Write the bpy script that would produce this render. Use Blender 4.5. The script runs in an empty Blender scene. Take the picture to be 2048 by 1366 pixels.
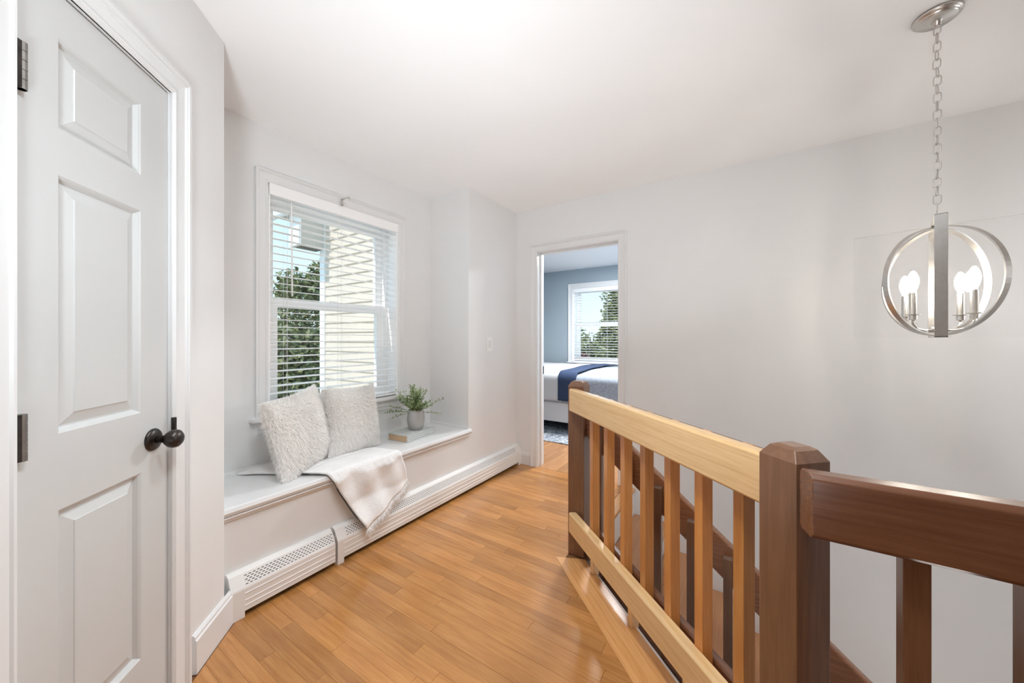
import bpy, math, random
from mathutils import Vector, Matrix
random.seed(7)
SC = bpy.context.scene
COL = SC.collection
R = math.radians
PI = math.pi

# ------------------------------------------------------------------ camera
FPX, HY, ZC = 722.0, 677.0, 1.213
TH = math.atan2(469.0, 722.0)
cam_d = bpy.data.cameras.new('camera'); cam = bpy.data.objects.new('camera', cam_d); COL.objects.link(cam)
cam_d.sensor_width = 36.0; cam_d.sensor_fit = 'HORIZONTAL'
cam_d.lens = FPX / 2048.0 * 36.0
cam_d.shift_y = -(683.0 - HY) / 2048.0
cam_d.clip_start = 0.02; cam_d.clip_end = 200
cam.location = (0, 0, ZC); cam.rotation_euler = (R(90), 0, TH - R(90))
SC.camera = cam

# ------------------------------------------------------------------ world, sun, large lights, exposure
W = bpy.data.worlds.new('sky'); SC.world = W; W.use_nodes = True
wn = W.node_tree.nodes; wl = W.node_tree.links; wn.clear()
w_tc = wn.new('ShaderNodeTexCoord'); w_sep = wn.new('ShaderNodeSeparateXYZ'); w_rmp = wn.new('ShaderNodeValToRGB')
w_bg = wn.new('ShaderNodeBackground'); w_out = wn.new('ShaderNodeOutputWorld')
wl.new(w_tc.outputs['Generated'], w_sep.inputs[0]); wl.new(w_sep.outputs['Z'], w_rmp.inputs[0])
wl.new(w_rmp.outputs[0], w_bg.inputs[0]); wl.new(w_bg.outputs[0], w_out.inputs[0])
cr = w_rmp.color_ramp
cr.elements[0].position = 0.0; cr.elements[0].color = (0.62, 0.78, 0.84, 1)
cr.elements[1].position = 0.6; cr.elements[1].color = (0.26, 0.52, 0.78, 1)
w_bg.inputs[1].default_value = 1.35

sun_d = bpy.data.lights.new('sun', 'SUN'); sun = bpy.data.objects.new('sun', sun_d); COL.objects.link(sun)
sun_d.energy = 2.5; sun_d.angle = R(0.6); sun_d.color = (1.0, 0.93, 0.84)
sun.rotation_euler = Vector((0.62, -0.12, -0.75)).to_track_quat('-Z', 'Y').to_euler()

def area(name, loc, size, power, direction, color=(1, 1, 1), shape='RECTANGLE', size_y=None):
    d = bpy.data.lights.new(name, 'AREA'); o = bpy.data.objects.new(name, d); COL.objects.link(o)
    d.shape = shape; d.size = size; d.energy = power; d.color = color
    if shape == 'RECTANGLE': d.size_y = size_y or size
    o.location = loc
    o.rotation_euler = Vector(direction).to_track_quat('-Z', 'Y').to_euler()
    return o
CW = (0.85, 0.935, 1.0)
o_ = area('hall_key_light', (0.82, 0.74, 2.42), 0.24, 5.5, (0, 0, -1), CW, 'DISK'); o_.data.spread = R(112)  # added key light out of view, for contrast on the railing
area('landing_fill_light', (0.34, 0.12, 2.42), 0.40, 17, (0, 0, -1), CW, 'DISK')  # added out-of-view fill for the hall walls, no fixture here
o_ = area('bounce_flash', (-0.38, 0.0, 0.62), 0.40, 12, (1.57, 0.97, 1.82), CW, 'DISK'); o_.data.spread = R(90)
area('stairwell_fill_light', (2.3, -2.3, 1.6), 0.6, 11, (0.25, 0.55, -0.5), (0.94, 0.97, 1.0), 'DISK')  # unseen fill added to brighten the end wall
area('lower_hall_fill_light', (1.7, -0.95, -1.2), 0.5, 4.5, (1, 0.0, 0.75), (1.0, 0.97, 0.94), 'DISK')  # added below the landing to lift the lower end wall
area('bedroom_fill_light', (4.4, 1.2, 2.41), 0.5, 92, (0, 0, -1), (0.97, 0.985, 1.0), 'DISK')  # added fill that brightens the bedroom, no fixture modelled

SC.view_settings.view_transform = 'Standard'; SC.view_settings.look = 'None'
SC.view_settings.exposure = 0.27; SC.view_settings.gamma = 1.0
SC.view_settings.use_curve_mapping = False
SC.cycles.max_bounces = 12; SC.cycles.diffuse_bounces = 8; SC.cycles.glossy_bounces = 5
SC.cycles.transparent_max_bounces = 24; SC.cycles.transmission_bounces = 6
SC.cycles.caustics_reflective = False; SC.cycles.caustics_refractive = False
SC.cycles.sample_clamp_indirect = 6.0

# ------------------------------------------------------------------ materials
def new_mat(name):
    m = bpy.data.materials.new(name); m.use_nodes = True
    return m, m.node_tree.nodes, m.node_tree.links, m.node_tree.nodes['Principled BSDF']

def plain(name, col, rough=0.5, metal=0.0, noise=0.0, nscale=30.0, bump=0.0, bscale=200.0, emit=None, estr=0.0, coat=0.0, spec=None):
    m, n, l, b = new_mat(name)
    b.inputs['Base Color'].default_value = (*col, 1); b.inputs['Roughness'].default_value = rough
    b.inputs['Metallic'].default_value = metal; b.inputs['Coat Weight'].default_value = coat
    if spec is not None: b.inputs['Specular IOR Level'].default_value = spec
    tc = n.new('ShaderNodeTexCoord')
    if noise > 0:
        t = n.new('ShaderNodeTexNoise'); t.inputs['Scale'].default_value = nscale; t.inputs['Detail'].default_value = 4
        l.new(tc.outputs['Object'], t.inputs['Vector'])
        r = n.new('ShaderNodeValToRGB')
        r.color_ramp.elements[0].position = 0.3; r.color_ramp.elements[1].position = 0.7
        r.color_ramp.elements[0].color = (*[max(0, c * (1 - noise)) for c in col], 1)
        r.color_ramp.elements[1].color = (*[min(1, c * (1 + noise)) for c in col], 1)
        l.new(t.outputs['Fac'], r.inputs[0]); l.new(r.outputs[0], b.inputs['Base Color'])
    if bump > 0:
        t2 = n.new('ShaderNodeTexNoise'); t2.inputs['Scale'].default_value = bscale; t2.inputs['Detail'].default_value = 3
        l.new(tc.outputs['Object'], t2.inputs['Vector'])
        bp = n.new('ShaderNodeBump'); bp.inputs['Strength'].default_value = bump; bp.inputs['Distance'].default_value = 0.002
        l.new(t2.outputs['Fac'], bp.inputs['Height']); l.new(bp.outputs[0], b.inputs['Normal'])
    if emit:
        b.inputs['Emission Color'].default_value = (*emit, 1); b.inputs['Emission Strength'].default_value = estr
    return m

def wood(name, dark, mid, light, axis='X', rough=0.3, vary=0.25, grain=1.0, coat=0.2):
    """wood with grain along one object axis; each piece is tinted by its object's own random value"""
    m, n, l, b = new_mat(name)
    tc = n.new('ShaderNodeTexCoord'); oi = n.new('ShaderNodeObjectInfo')
    mp = n.new('ShaderNodeMapping')
    s = {'X': (1.6, 34, 34), 'Y': (34, 1.6, 34), 'Z': (34, 34, 1.6)}[axis]
    mp.inputs['Scale'].default_value = [v * grain for v in s]
    mul = n.new('ShaderNodeMath'); mul.operation = 'MULTIPLY'; mul.inputs[1].default_value = 37.0
    l.new(oi.outputs['Random'], mul.inputs[0])
    cmb = n.new('ShaderNodeCombineXYZ')
    for k in range(3): l.new(mul.outputs[0], cmb.inputs[k])
    l.new(tc.outputs['Object'], mp.inputs['Vector']); l.new(cmb.outputs[0], mp.inputs['Location'])
    n1 = n.new('ShaderNodeTexNoise'); n1.inputs['Scale'].default_value = 1.6; n1.inputs['Detail'].default_value = 7
    n1.inputs['Roughness'].default_value = 0.6; n1.inputs['Distortion'].default_value = 0.5
    l.new(mp.outputs[0], n1.inputs['Vector'])
    n2 = n.new('ShaderNodeTexNoise'); n2.inputs['Scale'].default_value = 9.0; n2.inputs['Detail'].default_value = 3
    l.new(mp.outputs[0], n2.inputs['Vector'])
    wv = n.new('ShaderNodeTexWave'); wv.wave_type = 'RINGS'; wv.inputs['Scale'].default_value = 0.7
    wv.inputs['Distortion'].default_value = 5.0; wv.inputs['Detail'].default_value = 3
    l.new(mp.outputs[0], wv.inputs['Vector'])
    mx = n.new('ShaderNodeMix'); mx.data_type = 'FLOAT'; mx.inputs[0].default_value = 0.35
    l.new(n1.outputs['Fac'], mx.inputs[2]); l.new(n2.outputs['Fac'], mx.inputs[3])
    mx2 = n.new('ShaderNodeMix'); mx2.data_type = 'FLOAT'; mx2.inputs[0].default_value = 0.07
    l.new(mx.outputs[0], mx2.inputs[2]); l.new(wv.outputs['Fac'], mx2.inputs[3])
    rp = n.new('ShaderNodeValToRGB'); e = rp.color_ramp.elements
    e[0].position = 0.26; e[0].color = (*dark, 1); e[1].position = 0.76; e[1].color = (*light, 1)
    em = rp.color_ramp.elements.new(0.5); em.color = (*mid, 1)
    l.new(mx2.outputs[0], rp.inputs[0])
    mr = n.new('ShaderNodeMapRange'); mr.inputs['To Min'].default_value = 1 - vary; mr.inputs['To Max'].default_value = 1 + vary
    l.new(oi.outputs['Random'], mr.inputs['Value'])
    hs = n.new('ShaderNodeHueSaturation'); l.new(rp.outputs[0], hs.inputs['Color']); l.new(mr.outputs[0], hs.inputs['Value'])
    l.new(hs.outputs[0], b.inputs['Base Color'])
    b.inputs['Roughness'].default_value = rough; b.inputs['Coat Weight'].default_value = coat; b.inputs['Coat Roughness'].default_value = 0.18
    bp = n.new('ShaderNodeBump'); bp.inputs['Strength'].default_value = 0.06; bp.inputs['Distance'].default_value = 0.001
    l.new(n2.outputs['Fac'], bp.inputs['Height']); l.new(bp.outputs[0], b.inputs['Normal'])
    return m

def glass_mat(name, tint=(1, 1, 1), refl=0.06):
    m = bpy.data.materials.new(name); m.use_nodes = True; n = m.node_tree.nodes; l = m.node_tree.links; n.clear()
    o = n.new('ShaderNodeOutputMaterial'); mix = n.new('ShaderNodeMixShader'); t = n.new('ShaderNodeBsdfTransparent'); g = n.new('ShaderNodeBsdfGlossy')
    t.inputs[0].default_value = (*tint, 1); g.inputs['Roughness'].default_value = 0.02
    mix.inputs[0].default_value = refl
    l.new(t.outputs[0], mix.inputs[1]); l.new(g.outputs[0], mix.inputs[2]); l.new(mix.outputs[0], o.inputs[0])
    return m

def leaf_mat(name, c1, c2, c3):
    m, n, l, b = new_mat(name)
    tc = n.new('ShaderNodeTexCoord'); t = n.new('ShaderNodeTexNoise'); t.inputs['Scale'].default_value = 6; t.inputs['Detail'].default_value = 5
    l.new(tc.outputs['Object'], t.inputs['Vector'])
    r = n.new('ShaderNodeValToRGB'); e = r.color_ramp.elements
    e[0].position = .35; e[0].color = (*c1, 1); e[1].position = .68; e[1].color = (*c3, 1); em = e.new(.5); em.color = (*c2, 1)
    l.new(t.outputs['Fac'], r.inputs[0]); l.new(r.outputs[0], b.inputs['Base Color'])
    b.inputs['Roughness'].default_value = .6
    return m

M = {}
M['wall'] = plain('wall_paint', (0.79, 0.79, 0.785), 0.55, noise=0.012, nscale=3, bump=0.05, bscale=350)
M['ceil'] = plain('ceiling_paint', (0.92, 0.92, 0.92), 0.7, noise=0.01, nscale=2, bump=0.06, bscale=250)
M['trim'] = plain('trim_paint', (0.77, 0.772, 0.77), 0.32, noise=0.01, nscale=6)
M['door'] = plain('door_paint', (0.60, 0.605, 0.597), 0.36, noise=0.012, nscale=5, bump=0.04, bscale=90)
M['vinyl'] = plain('white_vinyl', (0.93, 0.93, 0.93), 0.35)
M['slat'] = plain('blind_white', (0.94, 0.94, 0.935), 0.42)
M['cord'] = plain('cord_white', (0.82, 0.82, 0.80), 0.7)
M['heater'] = plain('heater_enamel', (0.82, 0.81, 0.79), 0.38, noise=0.01, nscale=8)
M['dark'] = plain('dark_void', (0.03, 0.028, 0.026), 0.8)
M['tan'] = plain('heater_inner_tan', (0.62, 0.56, 0.45), 0.6)
M['nickel'] = plain('brushed_nickel', (0.62, 0.60, 0.57), 0.30, 1.0, noise=0.04, nscale=60)
M['hinge'] = plain('aged_nickel', (0.30, 0.28, 0.26), 0.36, 1.0, noise=0.15, nscale=40)
M['bronze'] = plain('oil_rubbed_bronze', (0.055, 0.047, 0.042), 0.34, 0.85, noise=0.3, nscale=35)
M['floor'] = wood('oak_floor', (0.30, 0.118, 0.030), (0.43, 0.19, 0.055), (0.54, 0.268, 0.090), 'Y', 0.22, 0.17, 1.0, 0.35)
M['floorx'] = wood('oak_floor_x', (0.30, 0.135, 0.055), (0.44, 0.215, 0.09), (0.54, 0.285, 0.13), 'X', 0.24, 0.16, 1.0, 0.3)
M['subfloor'] = plain('floor_seam', (0.20, 0.085, 0.03), 0.6)
M['tread'] = wood('stair_tread_oak', (0.36, 0.15, 0.06), (0.47, 0.22, 0.095), (0.54, 0.28, 0.13), 'X', 0.3, 0.08, 1.0, 0.3)
M['pine'] = wood('border_pine', (0.42, 0.17, 0.05), (0.62, 0.31, 0.115), (0.72, 0.40, 0.17), 'X', 0.22, 0.06, 0.8, 0.35)
M['rail'] = wood('honey_oak_rail', (0.58, 0.34, 0.145), (0.71, 0.46, 0.22), (0.79, 0.55, 0.29), 'X', 0.25, 0.04, 1.1, 0.35)
M['bal'] = wood('baluster_oak', (0.40, 0.145, 0.036), (0.52, 0.215, 0.058), (0.61, 0.30, 0.10), 'Z', 0.28, 0.14, 1.1, 0.3)
M['post'] = wood('newel_walnut_stain', (0.11, 0.047, 0.023), (0.165, 0.075, 0.037), (0.22, 0.105, 0.055), 'Z', 0.28, 0.08, 1.0, 0.3)
M['drail'] = wood('brown_stained_rail', (0.085, 0.031, 0.014), (0.135, 0.052, 0.024), (0.18, 0.075, 0.038), 'X', 0.26, 0.08, 1.0, 0.35)
M['endgrain'] = plain('end_grain', (0.16, 0.10, 0.07), 0.5, noise=.2, nscale=120)
M['glass'] = glass_mat('window_glass', (0.99, 0.995, 0.99), 0.02)
M['panel'] = glass_mat('clear_panel_glass', (0.995, 0.995, 0.995), 0.012)
M['gedge'] = plain('glass_edge', (0.12, 0.115, 0.11), 0.2)
M['bulb'] = plain('bulb_lit', (1, 0.97, 0.9), 0.3, emit=(1.0, 0.93, 0.82), estr=110)
m, n, l, b = new_mat('white_fur'); M['fur'] = m
b.inputs['Base Color'].default_value = (.985, .972, .955, 1); b.inputs['Roughness'].default_value = .8; b.inputs['Specular IOR Level'].default_value = .15
tl = n.new('ShaderNodeBsdfTranslucent'); tl.inputs[0].default_value = (.985, .972, .955, 1); mxs = n.new('ShaderNodeMixShader'); mxs.inputs[0].default_value = .25
l.new(b.outputs[0], mxs.inputs[1]); l.new(tl.outputs[0], mxs.inputs[2]); l.new(mxs.outputs[0], n['Material Output'].inputs[0])
M['throw'] = plain('white_woven_throw', (0.87, 0.86, 0.85), 0.9, noise=0.06, nscale=150, bump=1.0, bscale=170, spec=0.15)
M['seam'] = plain('throw_seam_black', (0.03, 0.03, 0.03), 0.8)
M['pot'] = plain('grey_ceramic', (0.42, 0.41, 0.395), 0.55, noise=0.05, nscale=25, bump=.1, bscale=120)
M['soil'] = plain('soil', (0.06, 0.045, 0.03), 0.9)
M['leaf'] = leaf_mat('plant_leaf', (0.17, 0.25, 0.10), (0.33, 0.43, 0.20), (0.62, 0.68, 0.48))
M['stem'] = plain('plant_stem', (0.22, 0.27, 0.10), 0.6)
M['page'] = plain('book_pages', (0.60, 0.42, 0.26), 0.8, noise=0.06, nscale=150)
M['plate'] = plain('switch_plate', (0.88, 0.87, 0.85), 0.3)
M['bwall'] = plain('blue_grey_paint', (0.36, 0.43, 0.48), 0.55, noise=0.012, nscale=3)
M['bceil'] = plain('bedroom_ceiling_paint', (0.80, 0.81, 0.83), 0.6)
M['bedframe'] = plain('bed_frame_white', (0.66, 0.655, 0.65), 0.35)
M['comf'] = plain('grey_comforter', (0.30, 0.335, 0.39), 0.9, noise=0.16, nscale=45, bump=.4, bscale=120)
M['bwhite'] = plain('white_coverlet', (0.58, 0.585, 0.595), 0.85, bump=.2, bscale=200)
M['navy'] = plain('navy_throw', (0.025, 0.045, 0.10), 0.9, bump=.6, bscale=90)
M['mattress'] = plain('mattress_grey', (0.30, 0.33, 0.38), 0.9)
M['siding'] = plain('beige_siding', (0.74, 0.635, 0.535), 0.6, noise=0.03, nscale=8)
M['soffit'] = plain('soffit_grey', (0.62, 0.58, 0.53), 0.6)
M['ground'] = plain('pale_bounce_ground', (0.52, 0.49, 0.43), 0.9, noise=.3, nscale=2)  # unseen ground, made pale so sunlight bounces up to the window
M['tree'] = leaf_mat('tree_leaf', (0.12, 0.13, 0.05), (0.27, 0.28, 0.12), (0.46, 0.46, 0.24))
M['redleaf'] = leaf_mat('maroon_leaf', (0.10, 0.04, 0.04), (0.20, 0.09, 0.08), (0.28, 0.14, 0.12))
M['bark'] = plain('bark', (0.14, 0.10, 0.07), 0.9, noise=.3, nscale=20)

# rug: mottled blue grey
m, n, l, b = new_mat('mottled_rug'); M['rug'] = m
tc = n.new('ShaderNodeTexCoord'); t = n.new('ShaderNodeTexNoise'); t.inputs['Scale'].default_value = 26; t.inputs['Detail'].default_value = 6; t.inputs['Distortion'].default_value = 1.5
l.new(tc.outputs['Object'], t.inputs['Vector']); r = n.new('ShaderNodeValToRGB'); e = r.color_ramp.elements
e[0].position = .40; e[0].color = (.10, .13, .18, 1); e[1].position = .58; e[1].color = (.52, .54, .56, 1)
l.new(t.outputs['Fac'], r.inputs[0]); l.new(r.outputs[0], b.inputs['Base Color']); b.inputs['Roughness'].default_value = .95

# book cover: pale grey-green with a lattice of fine scale arcs
m, n, l, b = new_mat('patterned_cover'); M['cover'] = m
tc = n.new('ShaderNodeTexCoord'); v = n.new('ShaderNodeTexVoronoi'); v.feature = 'DISTANCE_TO_EDGE'; v.inputs['Scale'].default_value = 62; v.inputs['Randomness'].default_value = .35
l.new(tc.outputs['Object'], v.inputs['Vector']); r = n.new('ShaderNodeValToRGB'); e = r.color_ramp.elements
e[0].position = .04; e[0].color = (.80, .81, .79, 1); e[1].position = .14; e[1].color = (.46, .48, .46, 1)
l.new(v.outputs['Distance'], r.inputs[0]); l.new(r.outputs[0], b.inputs['Base Color']); b.inputs['Roughness'].default_value = .6

# ------------------------------------------------------------------ mesh helpers
class MB:
    def __init__(s): s.v = []; s.f = []
    def add(s, vs, fs):
        o = len(s.v); s.v += [tuple(p) for p in vs]; s.f += [tuple(i + o for i in f) for f in fs]; return s
    def box(s, x0, x1, y0, y1, z0, z1):
        return s.add([(x0, y0, z0), (x1, y0, z0), (x1, y1, z0), (x0, y1, z0), (x0, y0, z1), (x1, y0, z1), (x1, y1, z1), (x0, y1, z1)],
                     [(0, 3, 2, 1), (4, 5, 6, 7), (0, 1, 5, 4), (1, 2, 6, 5), (2, 3, 7, 6), (3, 0, 4, 7)])
    def prism(s, poly, axis, a0, a1):
        """extrude a 2-D polygon along an axis: X -> poly in (y,z); Y -> (x,z); Z -> (x,y)"""
        def P(p, a): return {'X': (a, p[0], p[1]), 'Y': (p[0], a, p[1]), 'Z': (p[0], p[1], a)}[axis]
        k = len(poly); vs = [P(p, a0) for p in poly] + [P(p, a1) for p in poly]
        fs = [tuple(range(k))[::-1], tuple(range(k, 2 * k))] + [(i, (i + 1) % k, k + (i + 1) % k, k + i) for i in range(k)]
        return s.add(vs, fs)
    def lathe(s, prof, c=(0, 0, 0), seg=24, axis='Z'):
        vs = []; fs = []
        for (r, h) in prof:
            for i in range(seg):
                a = 2 * PI * i / seg; p = (r * math.cos(a), r * math.sin(a), h)
                if axis == 'Y': p = (p[0], p[2], p[1])
                if axis == 'X': p = (p[2], p[0], p[1])
                vs.append((p[0] + c[0], p[1] + c[1], p[2] + c[2]))
        for j in range(len(prof) - 1):
            for i in range(seg):
                fs.append((j * seg + i, j * seg + (i + 1) % seg, (j + 1) * seg + (i + 1) % seg, (j + 1) * seg + i))
        fs.append(tuple(range(seg))[::-1]); fs.append(tuple((len(prof) - 1) * seg + i for i in range(seg)))
        return s.add(vs, fs)
    def tube(s, pts, r, seg=8, closed=False):
        pts = [Vector(p) for p in pts]; k = len(pts); rr = r if isinstance(r, (list, tuple)) else [r] * k
        vs = []; fs = []; prev = None
        for i in range(k):
            a = pts[(i - 1) % k] if (closed or i > 0) else pts[i]; c = pts[(i + 1) % k] if (closed or i < k - 1) else pts[i]
            t = (c - a).normalized()
            if prev is None:
                u = t.cross(Vector((0, 0, 1)));
                if u.length < 1e-3: u = t.cross(Vector((0, 1, 0)))
            else: u = prev - t * prev.dot(t)
            u.normalize(); prev = u; w = t.cross(u)
            for j in range(seg):
                q = 2 * PI * j / seg; vs.append(pts[i] + (u * math.cos(q) + w * math.sin(q)) * rr[i])
        for i in range(k if closed else k - 1):
            for j in range(seg):
                i2 = (i + 1) % k
                fs.append((i * seg + j, i * seg + (j + 1) % seg, i2 * seg + (j + 1) % seg, i2 * seg + j))
        if not closed:
            fs.append(tuple(range(seg))[::-1]); fs.append(tuple((k - 1) * seg + j for j in range(seg)))
        return s.add(vs, fs)
    def mesh(s, name):
        me = bpy.data.meshes.new(name); me.from_pydata(s.v, [], s.f); me.update(); return me

def put(name, me, mat, parent=None, bevel=0.0, smooth=False, seg=2):
    if isinstance(me, MB): me = me.mesh(name)
    if mat and not me.materials: me.materials.append(M[mat] if isinstance(mat, str) else mat)
    o = bpy.data.objects.new(name, me); COL.objects.link(o)
    if parent: o.parent = parent
    if smooth:
        for p in me.polygons: p.use_smooth = True
    if bevel > 0:
        bm = o.modifiers.new('bevel', 'BEVEL'); bm.width = bevel; bm.segments = seg; bm.limit_method = 'ANGLE'; bm.angle_limit = R(40)
    return o
def box(name, x0, x1, y0, y1, z0, z1, mat, parent=None, bevel=0.0): return put(name, MB().box(x0, x1, y0, y1, z0, z1), mat, parent, bevel)
def thing(name, label, cat, loc=(0, 0, 0), rz=0.0, group=None):
    o = bpy.data.objects.new(name, None); COL.objects.link(o); o.location = loc; o.rotation_euler = (0, 0, rz); o.empty_display_size = .1
    o['label'] = label; o['category'] = cat
    if group: o['group'] = group
    return o
def tag(o, label, cat, group=None):
    o['label'] = label; o['category'] = cat
    if group: o['group'] = group
    return o
def struct(o, label=None, cat=None):
    o['kind'] = 'structure'
    if label: o['label'] = label
    if cat: o['category'] = cat
    return o
def stuff(o): o['kind'] = 'stuff'; return o
def semp(name, loc=(0, 0, 0), rz=0.0, label=None, cat=None):
    o = bpy.data.objects.new(name, None); COL.objects.link(o); o.location = loc; o.rotation_euler = (0, 0, rz); return struct(o, label, cat)

# ------------------------------------------------------------------ room dimensions (metres, camera above the origin)
XE = 2.993          # end wall with the doorway
YS = 1.892          # wall with the switch / front of the window seat
YA = 2.329          # back of the window alcove
XA = 2.265          # right side of the alcove
H = 2.44
S2 = math.sqrt(.5)

# walls
w = MB(); w.box(XE, XE + .12, -2.7, .887, -2.75, H); w.box(XE, XE + .12, 1.660, 4.82, -2.75, H); w.box(XE, XE + .12, .887, 1.660, 2.029, H); w.box(XE, XE + .12, .887, 1.660, -2.75, -.02)
struct(put('wall_right', w, 'wall'), 'long white wall with the bedroom doorway behind the stairs', 'wall')
struct(box('wall_switch', XA, XE, YS, 2.53, 0, H, 'wall'), 'short white wall carrying the light switch beside the window alcove', 'wall')
OX0, OX1, OZ0, OZ1 = .985, 1.915, .765, 2.118
w = MB(); w.box(.40, OX0, YA, 2.53, 0, H); w.box(OX1, XA, YA, 2.53, 0, H); w.box(OX0, OX1, YA, 2.53, OZ1, H); w.box(OX0, OX1, YA, 2.53, 0, OZ0)
struct(put('wall_left', w, 'wall'), 'white alcove wall around the hall window', 'wall')
struct(box('wall_seat_front', .58, XA, YS, 1.93, 0, .44, 'wall'), 'white wall panel below the window seat', 'wall')
struct(box('wall_alcove_side', .47, .606, 1.826, YA, 0, H, 'wall'), 'hidden side wall of the window alcove behind the closet corner', 'wall')

# 45 degree closet wall, local x runs along the wall away from its corner, local y into the room
DW = dict(loc=(.606, 1.82, 0), rz=R(225))
ds0, ds1, dzt = .309, .772, 2.031
w = MB(); w.box(0, ds0, -.12, 0, 0, H); w.box(ds1, 1.7, -.12, 0, 0, H); w.box(ds0, ds1, -.12, 0, dzt, H); w.box(ds0, ds1, -.12, -.085, 0, dzt)
o = put('wall_angled', w, 'wall'); o.location = DW['loc']; o.rotation_euler = (0, 0, DW['rz']); struct(o, 'white angled wall holding the closet door', 'wall')
# rest of the landing behind the camera
struct(box('wall_back_left', -2.72, -.45, .60, .72, 0, H, 'wall'))
struct(box('wall_back', -2.72, -2.6, -2.7, .72, 0, H, 'wall'))
struct(box('wall_near', -2.72, XE, -2.82, -2.7, -2.75, H, 'wall'))
struct(box('ceiling', -2.72, XE + .001, -2.82, 2.53, H, H + .2, 'ceil'), 'plain white ceiling over the hall', 'ceiling')

# ------------------------------------------------------------------ floor
P0 = Vector((1.857, .828, 0)); DR = Vector((-.679, -.734, 0)).normalized(); NR = Vector((-DR.y * -1, 0, 0))
NR = Vector((DR.y, -DR.x, 0))                    # towards the camera side of the railing
if NR.dot(Vector((-1, 1, 0))) < 0: NR = -NR
def clip(poly, p, nrm):
    out = []
    for i in range(len(poly)):
        a = poly[i]; c = poly[(i + 1) % len(poly)]
        da = (a[0] - p[0]) * nrm[0] + (a[1] - p[1]) * nrm[1]; dc = (c[0] - p[0]) * nrm[0] + (c[1] - p[1]) * nrm[1]
        if da >= 0: out.append(a)
        if (da >= 0) != (dc >= 0):
            t = da / (da - dc); out.append((a[0] + (c[0] - a[0]) * t, a[1] + (c[1] - a[1]) * t))
    return out
YT = .755            # edge of the top stair
FL = semp('floor', label='honey-coloured narrow oak plank floor of the hall', cat='floor')
XN = 1.0             # landing edge along the straight railing
sub = MB()
sub.prism([(-2.6, -2.7), (XN, -2.7), (XN, -.115), (1.045, -.085), (1.92, .80), (1.92, YT + .02), (XE + .12, YT + .02), (XE + .12, YS + .01), (-2.6, YS + .01)], 'Z', -.05, -.0045)
put('subfloor', sub, 'subfloor', FL)
bo = .075            # width of the border board on the room side of the railing plane
PW = .0565
rng = random.Random(3); k = 0
x = XE - .002
np_ = 0
while x > .12:
    x0, x1 = x - PW + .0007, x
    y = 1.95 - rng.random() * .9
    y = YS + .005
    y_end = y - (.15 + rng.random() * .8)
    lowest = -.9
    while y > lowest:
        ya, yb = max(y_end, lowest), y
        poly = [(x0, ya + .0010), (x1, ya + .0010), (x1, yb), (x0, yb)]
        poly = clip(poly, (.606 + .014, 1.82 - .014), (S2, -S2))
        if poly and x1 > 1.0 and x0 < 1.80: poly = clip(poly, (P0.x + NR.x * bo, P0.y + NR.y * bo), (NR.x, NR.y))
        if poly and x0 >= 1.80: poly = clip(poly, (0, YT + .085), (0, 1))
        if poly and x1 <= 1.0 and x1 > .86: poly = clip(poly, (0, -.05), (0, 1))
        if len(poly) > 2:
            z = rng.uniform(-.0004, .0002)
            put('plank', MB().prism(poly, 'Z', -.004, z), 'floor', FL); np_ += 1
        y = y_end; y_end = y - (.35 + rng.random() * .85)
    x -= PW
put('plank', MB().box(-2.6, .12, -2.7, .6, -.004, -.001), 'floor', FL)
# border boards round the stair opening
o = put('border_board', MB().prism([(-.02, -bo + .001), (1.20, -bo + .001), (1.17, .075), (.045, .075)], 'Z', -.03, .001), 'pine', FL, .002)
o.location = P0; o.rotation_euler = (0, 0, math.atan2(DR.y, DR.x))
o = box('border_board', 0, 2.6, 0, .13, -.03, .001, 'pine', FL, .002); o.location = (XN, -2.72, 0); o.rotation_euler = (0, 0, R(90))
o = box('landing_nosing', 0, XE - 1.93, 0, .085, -.028, .001, 'pine', FL, .008); o.location = (1.93, YT, 0)

# ------------------------------------------------------------------ staircase going down along the right wall
ST = thing('staircase', 'oak stairs with pale risers going down along the white wall', 'stairs', (1.95, YT, 0))
RISE, RUN = .2, .2365
for i in range(11):
    zt = -RISE * (i + 1) - .004; y0 = -RUN * i
    box('riser', 0.03, XE - 1.951, y0 + .004, y0 + .022, zt, zt + RISE - (.028 if i else .028), 'trim', ST)
    if i < 10: box('tread', 0.0, XE - 1.951, y0 - RUN - .022, y0 + .004, zt - .028, zt, 'tread', ST, .006)
pts = [(.03, .05)] + [(.03, -.35)]
st = MB().prism([(.02, -.03), (-RUN * 10.6, -RISE * 10.6 - .03), (-RUN * 10.6, -RISE * 10.6 - .33), (.02, -.33)], 'X', -.02, .0)
put('stringer', st, 'drail', ST)
# lower storey
struct(box('floor_lower', -.2, XE, -2.7, 1.9, -2.85, -2.75, 'floor'), 'lower floor at the foot of the stairs', 'floor')
struct(box('wall_stairwell', .88, 1.0, -2.7, -.12, -2.75, -.05, 'wall'))
o = struct(put('wall_stairwell_angled', MB().box(0.1, 1.25, .07, .12, -2.75, -.05), 'wall')); o.location = P0; o.rotation_euler = (0, 0, math.atan2(DR.y, DR.x))
struct(box('wall_stairwell_end', 1.75, XE, .80, .90, -2.75, -.05, 'wall'))

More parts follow.
